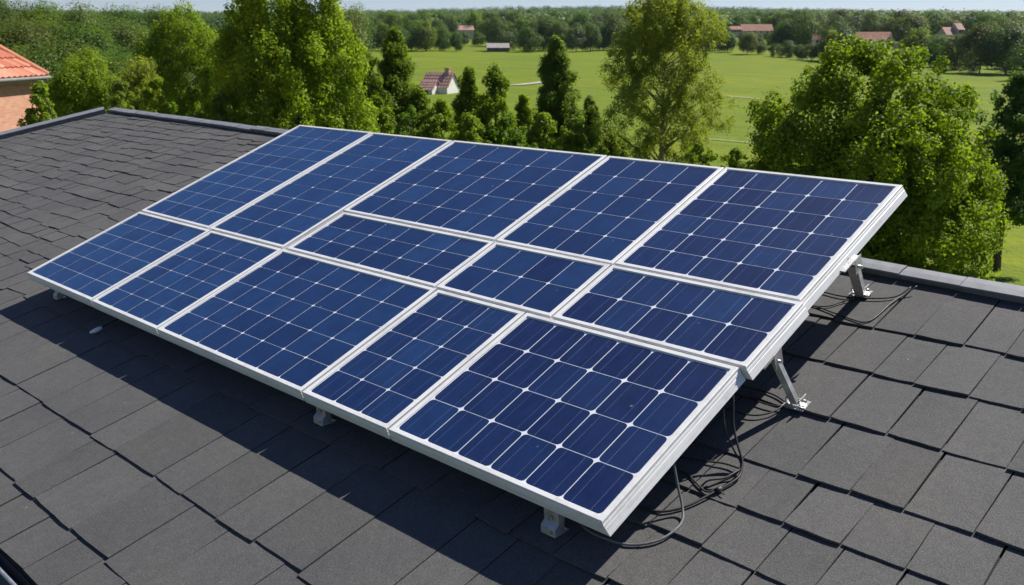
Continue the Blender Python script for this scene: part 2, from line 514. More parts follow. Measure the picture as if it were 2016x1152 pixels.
# ------------------------------------------------------------------ solar panels
TILT = R(20.877)
TM = Matrix.Rotation(TILT, 4, 'X')
def arr(u, v, n=0.0): return TM @ Vector((u, v, n))
V0, V1, V2, V3 = 0.0, 0.905, 1.385, 2.4445
ROWS = {
    'bottom': (V0, V1, [0, 1.045, 1.895, 3.285, 3.895, 5.005]),
    'mid':    (V1, V2, [None, None, 1.915, 3.260, 4.040, 5.030]),
    'top':    (V2, V3, [None, None, 1.890, 3.245, 4.045, 5.012]),
    'tall':   (V1, V3, [0, 0.990, 1.880]),
}
def frame_mesh(W, L, flare=0.0):
    prof = [(0.0245, -0.0062), (0.0245, -0.0015), (0.0225, 0.0), (0.0045, 0.0), (0.0015, -0.002), (0.0015, -0.014),
            (0.0, -0.016), (0.0, -0.0235), (0.002, -0.0250), (0.002, -0.0265), (0.0, -0.0280), (0.0, -0.057), (0.001, -0.058), (0.032, -0.058), (0.032, -0.055), (0.004, -0.054), (0.004, -0.0068), (0.0245, -0.0068)]
    mb = MB()
    rings = [[(d, d, z), (W - d, d, z), (W - d, L - d, z), (d, L - d, z)] for d, z in prof]
    # the array's outer right profile is shaped leaning outwards to catch more sun
    rings = [[(x + (flare * min(1.0, max(0.0, -z - 0.012) / 0.046) if j in (1, 2) and d < 0.01 else 0), y, z) for j, (x, y, z) in enumerate(rg)] for rg, (d, z0) in zip(rings, prof)]
    rings.append(rings[0])
    n = len(mb.v)
    for r in rings: mb.v += r
    for i in range(len(rings) - 1):
        for j in range(4):
            a = n + i * 4 + j; b = n + i * 4 + (j + 1) % 4
            mb.f.append((a, a + 4, b + 4, b)); mb.m.append(0); mb.t.append(0.5); mb.sm.append(False)
    return mb
def cell_mesh(W, L, nc, nr, gap, ch, bus, blue_sheen_tint):
    mb = MB(); m = 0.0290
    mb.poly([(0.004, 0.004, -0.0066), (W - 0.004, 0.004, -0.0066), (W - 0.004, L - 0.004, -0.0066), (0.004, L - 0.004, -0.0066)], 1)
    pu, pv = (W - 2 * m + gap) / nc, (L - 2 * m + gap) / nr
    z = -0.0058
    for i in range(nc):
        for j in range(nr):
            jx, jy = random.gauss(0, 0.00015), random.gauss(0, 0.00015)
            x0, y0 = m + i * pu + jx, m + j * pv + jy
            x1, y1 = x0 + pu - gap, y0 + pv - gap
            pts = []
            for cx, cy, a0 in ((x0 + ch, y0 + ch, 180), (x1 - ch, y0 + ch, 270), (x1 - ch, y1 - ch, 0), (x0 + ch, y1 - ch, 90)):
                for k in range(4):
                    a = R(a0 + 30 * k)
                    pts.append((cx + ch * math.cos(a), cy + ch * math.sin(a), z))
            mb.poly(pts, 0, min(1, max(0, random.gauss(blue_sheen_tint, 0.16))))  # left panels' lighter tint: paler poly cells plus sky reflection put into the colour
            for b in range(bus):
                bx = x0 + (x1 - x0) * (b + 0.5) / bus + random.gauss(0, .0008)
                h = 0.0006 + random.random() * 0.0003
                mb.poly([(bx - h, y0 + .002, z + .0006), (bx + h, y0 + .002, z + .0006), (bx + h, y1 - .002, z + .0006), (bx - h, y1 - .002, z + .0006)], 2)
    return mb
PANELS = [
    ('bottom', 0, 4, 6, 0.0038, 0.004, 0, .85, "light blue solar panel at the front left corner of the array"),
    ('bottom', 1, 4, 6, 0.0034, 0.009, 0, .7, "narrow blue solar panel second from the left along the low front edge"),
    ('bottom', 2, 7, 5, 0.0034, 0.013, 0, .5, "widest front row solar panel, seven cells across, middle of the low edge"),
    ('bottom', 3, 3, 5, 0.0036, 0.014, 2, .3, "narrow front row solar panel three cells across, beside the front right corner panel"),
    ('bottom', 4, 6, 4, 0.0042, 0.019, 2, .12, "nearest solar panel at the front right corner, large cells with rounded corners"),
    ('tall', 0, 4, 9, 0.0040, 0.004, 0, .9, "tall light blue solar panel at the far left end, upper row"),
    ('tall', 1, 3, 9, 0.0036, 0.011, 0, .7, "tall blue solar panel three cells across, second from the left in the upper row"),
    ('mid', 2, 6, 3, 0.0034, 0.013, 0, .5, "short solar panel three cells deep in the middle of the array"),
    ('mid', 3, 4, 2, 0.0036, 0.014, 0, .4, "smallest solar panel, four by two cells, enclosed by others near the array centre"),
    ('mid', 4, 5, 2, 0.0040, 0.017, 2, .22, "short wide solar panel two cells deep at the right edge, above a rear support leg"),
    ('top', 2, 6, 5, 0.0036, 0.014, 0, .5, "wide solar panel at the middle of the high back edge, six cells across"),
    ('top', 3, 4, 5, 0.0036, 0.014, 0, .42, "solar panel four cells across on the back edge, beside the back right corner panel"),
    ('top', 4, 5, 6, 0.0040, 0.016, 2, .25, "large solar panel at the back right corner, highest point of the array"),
]
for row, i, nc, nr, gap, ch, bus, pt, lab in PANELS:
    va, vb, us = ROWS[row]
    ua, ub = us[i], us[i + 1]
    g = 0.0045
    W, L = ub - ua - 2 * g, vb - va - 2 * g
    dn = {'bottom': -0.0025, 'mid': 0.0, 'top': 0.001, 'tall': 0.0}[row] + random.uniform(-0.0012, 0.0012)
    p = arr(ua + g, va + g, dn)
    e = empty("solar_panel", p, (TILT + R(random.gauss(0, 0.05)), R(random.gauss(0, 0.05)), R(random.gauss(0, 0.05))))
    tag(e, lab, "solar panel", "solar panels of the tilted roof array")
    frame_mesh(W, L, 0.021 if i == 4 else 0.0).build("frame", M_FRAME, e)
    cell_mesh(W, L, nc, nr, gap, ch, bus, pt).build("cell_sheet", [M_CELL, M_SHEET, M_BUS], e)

# ------------------------------------------------------------------ supports
def basis(o, zdir, xhint):
    z = Vector(zdir).normalized(); x = Vector(xhint); x = (x - z * x.dot(z)).normalized(); y = z.cross(x)
    return Matrix(((x.x, y.x, z.x, o[0]), (x.y, y.y, z.y, o[1]), (x.z, y.z, z.z, o[2]), (0, 0, 0, 1)))

def leg(top, foot, label, wdt, dpt):
    top, foot = Vector(top), Vector(foot)
    e = empty("support_leg", foot)
    tag(e, label, "support leg", "support legs under the right edge of the array")
    T, F = top - foot, Vector((0, 0, 0))
    # U-channel strut
    L = T.length
    Mx = basis(F, T, (1, 0, 0))
    mb = MB(); a, b, t = wdt / 2, dpt / 2, 0.004
    prof = [(-a, -b), (a, -b), (a, b), (a - t, b), (a - t, -b + t), (-a + t, -b + t), (-a + t, b), (-a, b)]
    mb.grid([[Mx @ Vector((x, y, z)) for x, y in prof] for z in (0.012, L)], 0, smooth=False, caps=True)
    mb.build("strut", M_ALUD, e)
    # foot plate, lying on the shingles, with a turned up lug
    rt = Matrix.Rotation(R(14), 4, 'X')
    mb = MB()
    mb.box((-0.045, -0.035, 0.0), (0.045, 0.04, 0.006), 0, mat=rt)
    mb.box((0.026, -0.03, 0.0065), (0.031, 0.03, 0.045), 0, mat=rt)
    mb.box((-0.031, -0.03, 0.0065), (-0.026, 0.03, 0.045), 0, mat=rt)
    mb.build("foot_plate", M_ALU, e)
    mb = MB(); mb.disc((-0.034, 0.0, 0.026), 0.0065, 0.076, 6, axis=(1, 0, 0)); mb.build("bolt", M_BOLT, e)
    mb = MB(); mb.disc(rt @ Vector((0.038, -0.02, 0.006)), 0.008, 0.008, 6, axis=rt @ Vector((0, 0, 1))); mb.build("bolt", M_BOLT, e)
    # top bracket against the frame
    at = Matrix.Translation(T) @ TM
    mb = MB()
    mb.box((-0.028, -0.085, -0.004), (0.006, 0.055, 0.002), 0, mat=at)
    mb.box((wdt / 2 + 0.001, -0.03, -0.045), (wdt / 2 + 0.005, 0.03, 0.028), 0, mat=at)
    mb.build("top_bracket", M_ALU, e)
    mb = MB()
    mb.disc(T + Vector((-0.02, 0, -0.016)), 0.0075, wdt + 0.022, 6, axis=(1, 0, 0))
    mb.build("bolt", M_BOLT, e)
leg(arr(5.040, 1.085, -0.066), roof(5.100, 1.185, 0.018), "slim tilted steel leg bolted to the shingles beside the middle of the array's right edge", 0.032, 0.022)
leg(arr(5.042, 1.80, -0.05), roof(4.925, 2.185, 0.018), "broad steel leg holding the array's right edge beside the ridge capping", 0.046, 0.030)

def foot(x, s, label, big=1.0):
    o = roof(x, s, 0.014)
    e = empty("mounting_foot", o)
    tag(e, label, "mounting foot", "front feet under the low edge of the array")
    rt = Matrix.Rotation(R(14), 4, 'X')
    top = arr(x, s, -0.066).z - o.z
    k = big
    mb = MB()
    prof = [(-0.036, 0), (0.04, 0), (0.04, 0.006), (0.016, 0.010), (0.012, 0.040), (0.022, top), (-0.022, top), (-0.018, 0.046), (-0.036, 0.030)]
    mb.grid([[Vector((xx, y * k, z)) for y, z in prof] for xx in (-0.034 * k, 0.034 * k)], 0, smooth=False)
    mb.build("bracket", M_ALU, e)
    for q, r_, h_ in (((0, -0.020 * k, 0.062), 0.009, -0.012), ((0.018 * k, -0.037 * k, 0.018), 0.006, -0.006)):
        mb = MB(); mb.disc(q, r_ * k, h_ * k, 8, axis=(0, 1, 0)); mb.build("bolt", M_BOLT, e)
foot(4.735, 0.085, "aluminium foot standing in shadow under the front right corner panel")
foot(3.33, 0.10, "aluminium foot standing in shadow under the middle of the low front edge")
foot(0.25, 0.12, "small pale foot under the left end of the low front edge", 0.85)

# ------------------------------------------------------------------ cables
def cable(pts, r, mat, label, extra=None, name="cable"):
    P = smooth_path(pts, 7)
    o = Vector(P[0])
    e = empty(name, o) if extra else None
    mb = MB(); mb.tube([p - o for p in P], r, 8)
    c = mb.build("wire" if extra else name, mat, e)
    if not extra: c.location = o
    tag(e or c, label, "cable", "loose cables beside the array")
    if extra: extra(e, P, o)
    return c
def tie(i):
    def f(e, P, o):
        p = P[i]; d = (P[i + 1] - P[i - 1]).normalized()
        mb = MB(); mb.tube([p - o - d * 0.012, p - o + d * 0.012], 0.011, 10)
        x = d.orthogonal().normalized()
        mb.tube([p - o, p - o + Vector((0.03, -0.012, -0.004))], 0.0025, 6)
        mb.build("cable_tie", M_CABLE, e)
    return f
rr = lambda x, s, h=0.02: tuple(roof(x, s, h))
cable([(5.000, 0.412, 0.09), (5.012, 0.408, 0.05), (5.035, 0.400, -0.01), (5.064, 0.385, -0.062), (5.093, 0.345, -0.094), (5.096, 0.284, -0.112), (5.071, 0.216, -0.130), (5.007, 0.158, -0.144), (4.912, 0.139, -0.149), (4.814, 0.147, -0.147), (4.70, 0.2, -0.13)], 0.0048, M_CABLEG,
      "grey cable hanging from the near panel and looping back under its corner")
cable([(5.000, 0.80, 0.255), (5.022, 0.775, 0.20), (5.045, 0.745, 0.13), (5.080, 0.720, 0.07), (5.115, 0.700, 0.02), (5.133, 0.665, -0.010), (5.135, 0.620, -0.026), (5.102, 0.514, -0.052), (5.062, 0.412, -0.078), (5.001, 0.345, -0.094), (4.915, 0.327, -0.099), (4.826, 0.324, -0.10), (4.7, 0.36, -0.09)], 0.0048, M_CABLE,
      "black cable dropping from the panel step and sweeping in a wide bow over the shingles", tie(47))
cable([(4.998, 0.74, 0.235), (5.012, 0.725, 0.17), (5.035, 0.715, 0.10), (5.075, 0.708, 0.045), (5.118, 0.690, 0.006), (5.120, 0.640, -0.018), (5.090, 0.595, -0.038), (5.06, 0.532, -0.050)], 0.0038, M_CABLE,
      "thinner black cable hanging beside the bowed one and ending in a curl")
cable([rr(4.80, 0.50), rr(4.878, 0.535), rr(4.943, 0.59), rr(5.001, 0.572), rr(5.079, 0.535), rr(5.108, 0.572)], 0.0038, M_CABLE,
      "black cable coming out of the shadow in an S curve beneath the grey one")
cable([rr(5.05, 0.55), rr(5.066, 0.578, .035), rr(5.108, 0.62, .035), rr(5.125, 0.69, .03)], 0.0036, M_CABLE, "short black cable end arching up near the bowed cable")
cable([rr(4.86, 0.66), rr(4.926, 0.672), rr(4.984, 0.688), rr(5.048, 0.709), rr(5.112, 0.712)], 0.0038, M_CABLE,
      "black cable running straight out of the shadow to the bowed cable")
cable([rr(4.75, 1.20), rr(4.861, 1.209), rr(4.977, 1.211), rr(5.05, 1.185)], 0.0038, M_CABLE, "black cable reaching the slim leg's foot, the highest of its three cables")
cable([rr(4.78, 1.14), rr(4.899, 1.141), rr(5.008, 1.133), rr(5.065, 1.15)], 0.0038, M_CABLE, "black cable reaching the slim leg's foot, the middle of its three cables")
cable([rr(4.86, 1.03), rr(4.978, 1.035), rr(5.035, 1.081), rr(5.06, 1.150)], 0.0038, M_CABLE, "black cable bending up to the slim leg's foot, the lowest of its three cables")
cable([rr(4.60, 2.00), rr(4.761, 1.989), rr(4.892, 1.957), rr(5.01, 1.928), rr(5.058, 1.930), rr(5.080, 1.99), rr(5.09, 2.165), rr(5.11, 2.255), rr(5.14, 2.32, .04)], 0.0038, M_CABLE, "long black cable bending across a sunlit shingle up to the ridge capping")
cable([rr(4.60, 2.14), rr(4.756, 2.134), rr(4.863, 2.127), rr(4.998, 2.162), rr(5.083, 2.222), rr(5.12, 2.30, .04)], 0.0038, M_CABLE, "black cable passing the broad leg's foot to the ridge capping")
cable([rr(4.72, 1.97), rr(4.834, 1.999), rr(4.886, 2.078), rr(4.945, 2.155)], 0.0036, M_CABLE, "short black cable in the shadow beside the broad leg")

o = roof(1.088, -0.035, 0.022)
e = empty("cable_connector", o)
tag(e, "white plug on the end of a thin lead lying in the array's shadow", "connector")
mb = MB(); P = smooth_path([(0, 0, 0), (0.004, 0.03, 0.006), (0.0, 0.075, 0.016)], 4)
mb.tube(P, [0.006, 0.008, 0.010, 0.012, 0.014, 0.014, 0.014, 0.013, 0.008], 10)
mb.build("plug", M_PLASTIC, e)
mb = MB(); mb.tube(smooth_path([(0, 0.07, 0.016), (-0.02, 0.2, 0.046), (-0.05, 0.31, 0.076), (-0.06, 0.42, 0.105)], 5), 0.004, 6); mb.build("lead", M_CABLE, e)
p = arr(0.035, 0.05, -0.051)
e = empty("end_clip", p); tag(e, "small white clip hanging under the far left corner of the array", "clip")
mb = MB(); mb.tube([(0, 0, 0), (0, 0, -0.020), (0.0, -0.004, -0.028)], [0.012, 0.020, 0.013], 12); mb.build("cap", M_PLASTIC, e)
mb = MB(); mb.tube([(0, 0, -0.028), (0, -0.004, -0.042)], 0.004, 8); mb.build("stem", M_ALU, e)

# ------------------------------------------------------------------ terrain
F_PX = 1808.48
COSP, SINP = math.cos(R(15.032)), math.sin(R(15.032))
_D = np.array([-9000, 0, 90, 140, 200, 260, 350, 450, 600, 900, 1200, 1600, 2000, 2600, 3200, 9000.])
_Z = np.array([0, 0, 0, 0.45, 1.4, 3.0, 6.1, 10.0, 15.2, 25.0, 34.0, 51.0, 70.0, 80.0, 82.0, 60.])
def ground_z(D, lat=0.0):
    base = float(np.interp(D, _D, _Z))
    roll = 0.0 if D < 60 else min(1, (D - 60) / 300) * (0.5 * math.sin(lat / 61 + D / 97) + 0.4 * math.sin(lat / 37 - D / 53))
    if D > 600: roll += (D - 600) / 1400 * 5.0 * (math.sin(lat / 410 + 1.0) + 0.6 * math.sin(lat / 190 + 0.4))
    return CAM.z - 8.0 + base + roll
def place(bx, D, h=None):
    """a spot on the ground: bearing bx (tangent units x F_PX from the view axis), D metres ahead"""
    lat = bx / F_PX * COSP * D
    q = CAM + FH * D + RT * lat
    return Vector((q.x, q.y, ground_z(D, lat) if h is None else h))
def elev(py, D):
    t = (576 - py) / F_PX
    return CAM.z + D * (t * COSP - SINP) / (COSP + t * SINP)
def bx(px): return px - 1008.0

def build_ground():
    Ds = np.concatenate([np.linspace(-300, -20, 6), np.linspace(0, 90, 16), np.linspace(100, 400, 40), np.linspace(420, 900, 26), np.linspace(950, 3200, 40), [4000, 6000]])
    lats = np.concatenate([np.linspace(-6000, -700, 10), np.linspace(-600, 600, 61), np.linspace(700, 6000, 10)])
    mb = MB()
    n = len(lats)
    for D in Ds:
        for la in lats:
            q = CAM + FH * float(D) + RT * float(la)
            mb.v.append((q.x, q.y, ground_z(float(D), float(la))))
    for i in range(len(Ds) - 1):
        for j in range(n - 1):
            a = i * n + j
            mb.f.append((a, a + 1, a + n + 1, a + n)); mb.m.append(0); mb.t.append(.5); mb.sm.append(True)
    tag(mb.build("ground", M_GRASS), kind="structure")
build_ground()

def path_strip(pts, wdt):
    mb = MB()
    L = [place(bx(px), D) for px, D in pts]
    for a, b in zip(L, L[1:]):
        d = (b - a); d.z = 0; nrm = Vector((-d.y, d.x, 0)).normalized() * wdt / 2
        up = Vector((0, 0, 0.12))
        mb.poly([a - nrm + up, b - nrm + up, b + nrm + up, a + nrm + up])
    tag(mb.build("path", M_PATH), kind="structure")
path_strip([(985, 168), (1020, 170), (1055, 176), (1090, 184)], 2.2)
path_strip([(1380, 146), (1440, 143), (1475, 140), (1510, 136)], 0.6)
path_strip([(1380, 82), (1420, 81), (1475, 79), (1520, 77)], 0.26)

# ------------------------------------------------------------------ trees
def leaf_arrays(C, Rad, counts, size, g, up=0.25, squash=0.85, shell=0.55, hang=0.0, rnd=0.42, core=None, ck=1.0):
    """leaf rhombi packed in clumps: centres C, radii Rad, counts per clump"""
    idx = np.repeat(np.arange(len(C)), counts)
    n = len(idx)
    d = g.normal(size=(n, 3)); d /= np.linalg.norm(d, axis=1)[:, None]
    rad = (shell + (1 - shell) * g.random(n)) * Rad[idx]
    rad *= 0.75 + 0.5 * g.random(n)
    pos = C[idx] + d * rad[:, None] * np.array([1, 1, squash])
    if core is not None:
        o = pos - np.asarray(core)[None, :]; o /= np.linalg.norm(o, axis=1)[:, None] + 1e-9
        d = d + ck * o; d /= np.linalg.norm(d, axis=1)[:, None]
    nrm = d + np.array([0, 0, up]) + g.normal(size=(n, 3)) * rnd
    nrm /= np.linalg.norm(nrm, axis=1)[:, None]
    r = g.normal(size=(n, 3)); r[:, 2] -= hang
    u = r - nrm * np.sum(r * nrm, axis=1)[:, None]
    u /= np.linalg.norm(u, axis=1)[:, None] + 1e-9
    v = np.cross(nrm, u)
    s = size * (0.65 + 0.7 * g.random(n))[:, None]
    bend = nrm * s * 0.16
    P = np.stack([pos - u * s * 0.5, pos + v * s * 0.34 + bend, pos + u * s * 0.55, pos - v * s * 0.34 + bend], axis=1)
    ct = g.random(len(C))
    tint = np.clip(0.55 * ct[idx] + 0.45 * g.random(n), 0, 1)
    return P.reshape(-1, 3), tint

def leaf_object(name, P, tint, mat, parent=None):
    n = len(tint)
    me = bpy.data.meshes.new(name)
    me.vertices.add(n * 4); me.vertices.foreach_set("co", P.astype(np.float32).ravel())
    me.loops.add(n * 4); me.loops.foreach_set("vertex_index", np.arange(n * 4, dtype=np.int32))
    me.polygons.add(n); me.polygons.foreach_set("loop_start", np.arange(0, n * 4, 4, dtype=np.int32))
    me.materials.append(mat)
    a = me.attributes.new("tint", 'FLOAT', 'FACE'); a.data.foreach_set("value", tint.astype(np.float32))
    me.update(calc_edges=True)
    o = bpy.data.objects.new(name, me); col.objects.link(o)
    if parent: o.parent = parent
    return o

def lobed(g, lobes, n, jitter=0.22, lower=-0.5):
    """clump centres over the outsides of ellipsoid lobes (cx,cy,cz,rx,ry,rz)"""
    lobes = np.array(lobes, float)
    area = (lobes[:, 3] * lobes[:, 4] + lobes[:, 4] * lobes[:, 5] + lobes[:, 3] * lobes[:, 5])
    out = []
    pick = g.choice(len(lobes), size=n * 4, p=area / area.sum())
    for k in pick:
        L = lobes[k]
        d = g.normal(size=3); d /= np.linalg.norm(d)
        if d[2] < lower and g.random() < 0.7: continue
        f = 1.0 - abs(g.normal()) * jitter
        p = L[:3] + d * L[3:] * f
        q = (p - lobes[:, :3]) / lobes[:, 3:]
        r2 = np.sum(q * q, axis=1); r2[k] = 9
        if r2.min() < 0.45 and g.random() < 0.8: continue
        out.append(p)
        if len(out) >= n: break
    return np.array(out)

def trunk_mesh(g, H, r0, C, nlimb, lean=(0, 0), split=0.25, topf=0.92, thick=0.35):
    mb = MB()
    pts = []
    for i in range(9):
        f = i / 8
        pts.append(Vector((lean[0] * f + 0.06 * math.sin(f * 5 + r0 * 9) * f * H * 0.12, lean[1] * f + 0.05 * math.cos(f * 6) * f * H * 0.1, H * topf * f)))
    rad = [r0 * (1.25 if i == 0 else 1) * (1 - 0.88 * i / 8) + 0.008 for i in range(9)]
    mb.tube(pts, rad, 9)
    sel = g.choice(len(C), size=min(nlimb, len(C)), replace=False)
    for k in sel:
        c = Vector(C[k])
        h = max(split * H, min(0.85 * H, c.z - (0.35 + 0.5 * g.random()) * math.hypot(c.x, c.y) - 0.1))
        f = h / (H * topf) * 8; i = min(7, int(f)); b = pts[i].lerp(pts[i + 1], f - i)
        rb = (rad[i] * (1 - f + i) + rad[i + 1] * (f - i)) * (thick + 0.25 * g.random())
        m = b.lerp(c, 0.5) + Vector((g.normal() * 0.04 * H * 0.3, g.normal() * 0.04 * H * 0.3, 0.06 * (c - b).length))
        mb.tube(smooth_path([b, m, c], 3), np.linspace(rb, 0.006, 7).tolist(), 6)
    return mb

def tree(name, label, cat, spot, C, Rad, counts, size, leaf, bark, g, H, r0, nlimb, group=None, rotz=0.0, hang=0.0, shell=0.55, lean=(0, 0), split=0.25, up=0.25, squash=0.85, thick=0.35):
    e = empty(name, spot, (0, 0, rotz))
    tag(e, label, cat, group)
    if cat == 'tree' or cat == 'shrub':
        counts = (np.asarray(counts) * 2.5).astype(int); size *= 0.61
    trunk_mesh(g, H, r0, C, nlimb, lean, split, thick=thick).build("trunk", bark, e)
    P, t = leaf_arrays(C, Rad, counts, size, g, up, squash, shell, hang, core=(0, 0, H * 0.45), ck=0.2, rnd=0.55)
    leaf_object("crown", P, t, leaf, e)
    return e

L_BRIGHT = mat_leaf("leaves_bright", (0.056, 0.104, 0.010), (0.275, 0.355, 0.028), 0.46, huevar=0.0)
L_LIME = mat_leaf("leaves_lime", (0.085, 0.138, 0.012), (0.325, 0.415, 0.034), 0.50, huevar=0.0)
L_OLIVE = mat_leaf("leaves_olive", (0.120, 0.150, 0.022), (0.330, 0.360, 0.060), 0.46, huevar=0.0)
L_GREEN = mat_leaf("leaves_green", (0.045, 0.086, 0.011), (0.200, 0.275, 0.028), 0.46, huevar=0.35)
L_DEEP = mat_leaf("leaves_deep", (0.034, 0.074, 0.016), (0.120, 0.190, 0.036), 0.42, huevar=0.25)
L_WOOD = mat_leaf("leaves_wood", (0.034, 0.064, 0.012), (0.150, 0.200, 0.034), 0.26, huevar=0.65, nscale=0.25)
L_FAR = mat_leaf("leaves_far_wood", (0.045, 0.090, 0.028), (0.115, 0.175, 0.046), 0.24, huevar=0.0, nscale=0.02)

# --- the big round tree right of the array
def round_tree():
    g = np.random.default_rng(21)
    D = 22.0; spot = place(bx(1745), D); H = elev(84, D) - spot.z
    s = D * COSP / F_PX
    ax = math.atan2(RT.y, RT.x)                                      # crown x = across the view
    lobes = []
    for (px, py, rx, rz, dy) in [(1600, 330, 95, 110, 0.3), (1655, 235, 100, 105, 0.4), (1740, 190, 95, 100, 0.0), (1825, 200, 90, 100, 0.3), (1740, 330, 150, 150, -0.6),
                                 (1845, 300, 80, 110, -0.2), (1590, 440, 90, 100, 0.4), (1700, 470, 130, 120, -0.7), (1840, 440, 110, 110, -0.5), (1915, 400, 70, 85, 0.2), (1905, 500, 85, 90, 0.0), (1770, 580, 140, 110, -0.3), (1640, 560, 110, 100, 0.2), (1945, 330, 55, 75, 0.4), (1960, 450, 60, 90, 0.3), (1980, 400, 45, 80, 0.5), (1890, 230, 55, 70, 0.6), (1560, 260, 55, 70, 0.6), (1680, 150, 60, 60, 0.3), (1700, 420, 150, 170, 1.2), (1800, 420, 150, 170, 1.3)]:
        lobes.append(((px - 1745) * s, dy, elev(py, D) - spot.z, rx * s, rx * s * 1.05, rz * s * 0.95))
    C = lobed(g, lobes, 860, 0.20, -0.6)
    sprig = lobed(g, lobes, 120, 0.0, 0.0) * np.array([1.03, 1.03, 1.0]) + np.array([0, 0, 0.18])
    C = np.concatenate([C, sprig])
    Rad = np.concatenate([g.uniform(0.20, 0.38, 860), g.uniform(0.10, 0.18, len(C) - 860)])
    counts = (Rad ** 1.6 * 460 + 12).astype(int)
    tree("round_tree", "big round bright green tree close behind the right corner of the roof", "tree", spot, C, Rad, counts, 0.135, L_BRIGHT, M_BARK, g, H, 0.22, 60, rotz=ax, squash=1.15)
round_tree()

# --- the tall plumed tree behind the left half of the array
def plumed_tree():
    g = np.random.default_rng(5)
    D = 32.0; spot = place(bx(580), D); s = D * COSP / F_PX
    ax = math.atan2(RT.y, RT.x)
    H = elev(-25, D) - spot.z
    lobes = []
    for (px, py, rx, rz, dy) in [(480, 70, 38, 95, 0.2), (545, 40, 42, 90, -0.3), (620, 60, 48, 90, 0.2), (655, 120, 52, 90, 0.4), (460, 150, 42, 90, -0.2), (530, 150, 60, 100, -0.7), (610, 165, 60, 95, -0.8),
                                 (690, 190, 40, 80, 0.0), (500, 240, 75, 90, -0.5), (600, 260, 85, 90, -0.6), (680, 270, 60, 80, 0.1), (560, 330, 120, 90, 0.0), (450, 230, 40, 70, .2), (570, 160, 80, 140, 1.0), (580, -10, 22, 55, 0.3), (500, 0, 22, 55, 0.0), (640, 10, 24, 55, 0.2)]:
        lobes.append(((px - 580) * s, dy, elev(py, D) - spot.z, rx * s, rx * s * 1.1, rz * s))
    C = lobed(g, lobes, 860, 0.22, -0.7)
    Rad = g.uniform(0.17, 0.36, len(C)); counts = (Rad ** 1.6 * 330 + 12).astype(int)
    tree("plumed_tree", "tall bright green tree of several upright plumes behind the left of the array", "tree", spot, C, Rad, counts, 0.15, L_LIME, M_BARK, g, H, 0.2, 70, rotz=ax, squash=1.35)
plumed_tree()

# --- the airy olive tree with its branches showing
def airy_tree():
    g = np.random.default_rng(9)
    D = 38.0; spot = place(bx(1312), D); s = D * COSP / F_PX
    ax = math.atan2(RT.y, RT.x); H = elev(-25, D) - spot.z
    C = []
    for i in range(1050):
        f = g.random() ** 0.8                                   # 0 at the bottom, 1 at the top
        py = 330 - 350 * f
        halfw = np.interp(py, [-25, 30, 90, 180, 260, 330], [40, 95, 105, 132, 140, 120])
        a = g.random() * 2 * math.pi; r = halfw * s * (0.35 + 0.65 * g.random() ** 0.6) * (0.82 + 0.3 * math.sin(3 * a + py / 23))
        C.append((math.cos(a) * r, math.sin(a) * r, elev(py, D) - spot.z))
    C = np.array(C)
    Rad = g.uniform(0.16, 0.34, len(C)); counts = (Rad ** 1.4 * 190 + 10).astype(int)
    tree("airy_tree", "tall olive green tree with thin foliage and visible branches, middle of the view", "tree", spot, C, Rad, counts, 0.115, L_OLIVE, M_BIRCH, g, H, 0.15, 60, rotz=ax, hang=0.8, shell=0.2, squash=1.3, split=0.30, thick=0.42)
airy_tree()

# --- pointed young trees and shrubs along the far side of the house
def pointed_tree(px, D, top_py, halfw, seed, label, leaf, n=230, name="pointed_tree", low=0.05, round_=0.0):
    g = np.random.default_rng(seed)
    spot = place(bx(px), D); s = D * COSP / F_PX
    H = elev(top_py, D) - spot.z; hw = halfw * s
    C = []
    tiers = 9
    for i in range(n):
        f = low + (1 - low) * g.random() ** 1.15
        wv = 0.76 + 0.24 * math.sin(f * tiers * 2 * math.pi)
        prof = ((1 - f) ** 0.85 * (1 - round_) + round_ * math.sqrt(max(0, 1 - (2 * f - 1) ** 2))) * wv + 0.05
        a = g.random() * 2 * math.pi
        r = hw * prof * (0.42 + 0.80 * g.random() ** 1.2) * (0.85 + 0.25 * math.sin(2 * a + seed))
        C.append((math.cos(a) * r, math.sin(a) * r, f * H))
    C = np.array(C)
    k = 0.5 + hw / 3.2
    Rad = g.uniform(0.20, 0.40, len(C)) * k * (1.05 - 0.55 * C[:, 2] / H); counts = np.clip((Rad ** 1.5 * 300 + 12), 8, 120).astype(int)
    return tree(name, label, "tree" if "tree" in name else "shrub", spot, C, Rad, counts, 0.115 + 0.0012 * D, leaf, M_BARK, g, H, 0.05 + 0.012 * H, 26, rotz=g.random() * 6, squash=1.1)
pointed_tree(776, 45, 62, 140, 31, "dark pointed tree left of the field cottage, beside the plumed tree", L_GREEN, 560)
pointed_tree(1094, 44, 80, 118, 32, "dark green spire-shaped tree standing alone in front of the field", L_GREEN, 600)
pointed_tree(922, 42, 138, 100, 33, "small twin-topped bright tree just right of the field cottage", L_BRIGHT, 340)
pointed_tree(975, 41, 136, 145, 34, "young bright green tree between the cottage and the spire-shaped tree", L_BRIGHT, 230)
pointed_tree(1032, 42, 190, 90, 35, "low bright sapling at the foot of the spire-shaped tree", L_LIME, 130)
pointed_tree(700, 43, 92, 120, 36, "tall green tree between the plumed tree and the dark pointed tree", L_GREEN, 420, round_=0.3)
pointed_tree(822, 44, 178, 80, 37, "small bright tree overlapping the left corner of the field cottage", L_BRIGHT, 300)
pointed_tree(1165, 45, 196, 90, 38, "small green tree squeezed between the spire-shaped and the olive tree", L_GREEN, 240)
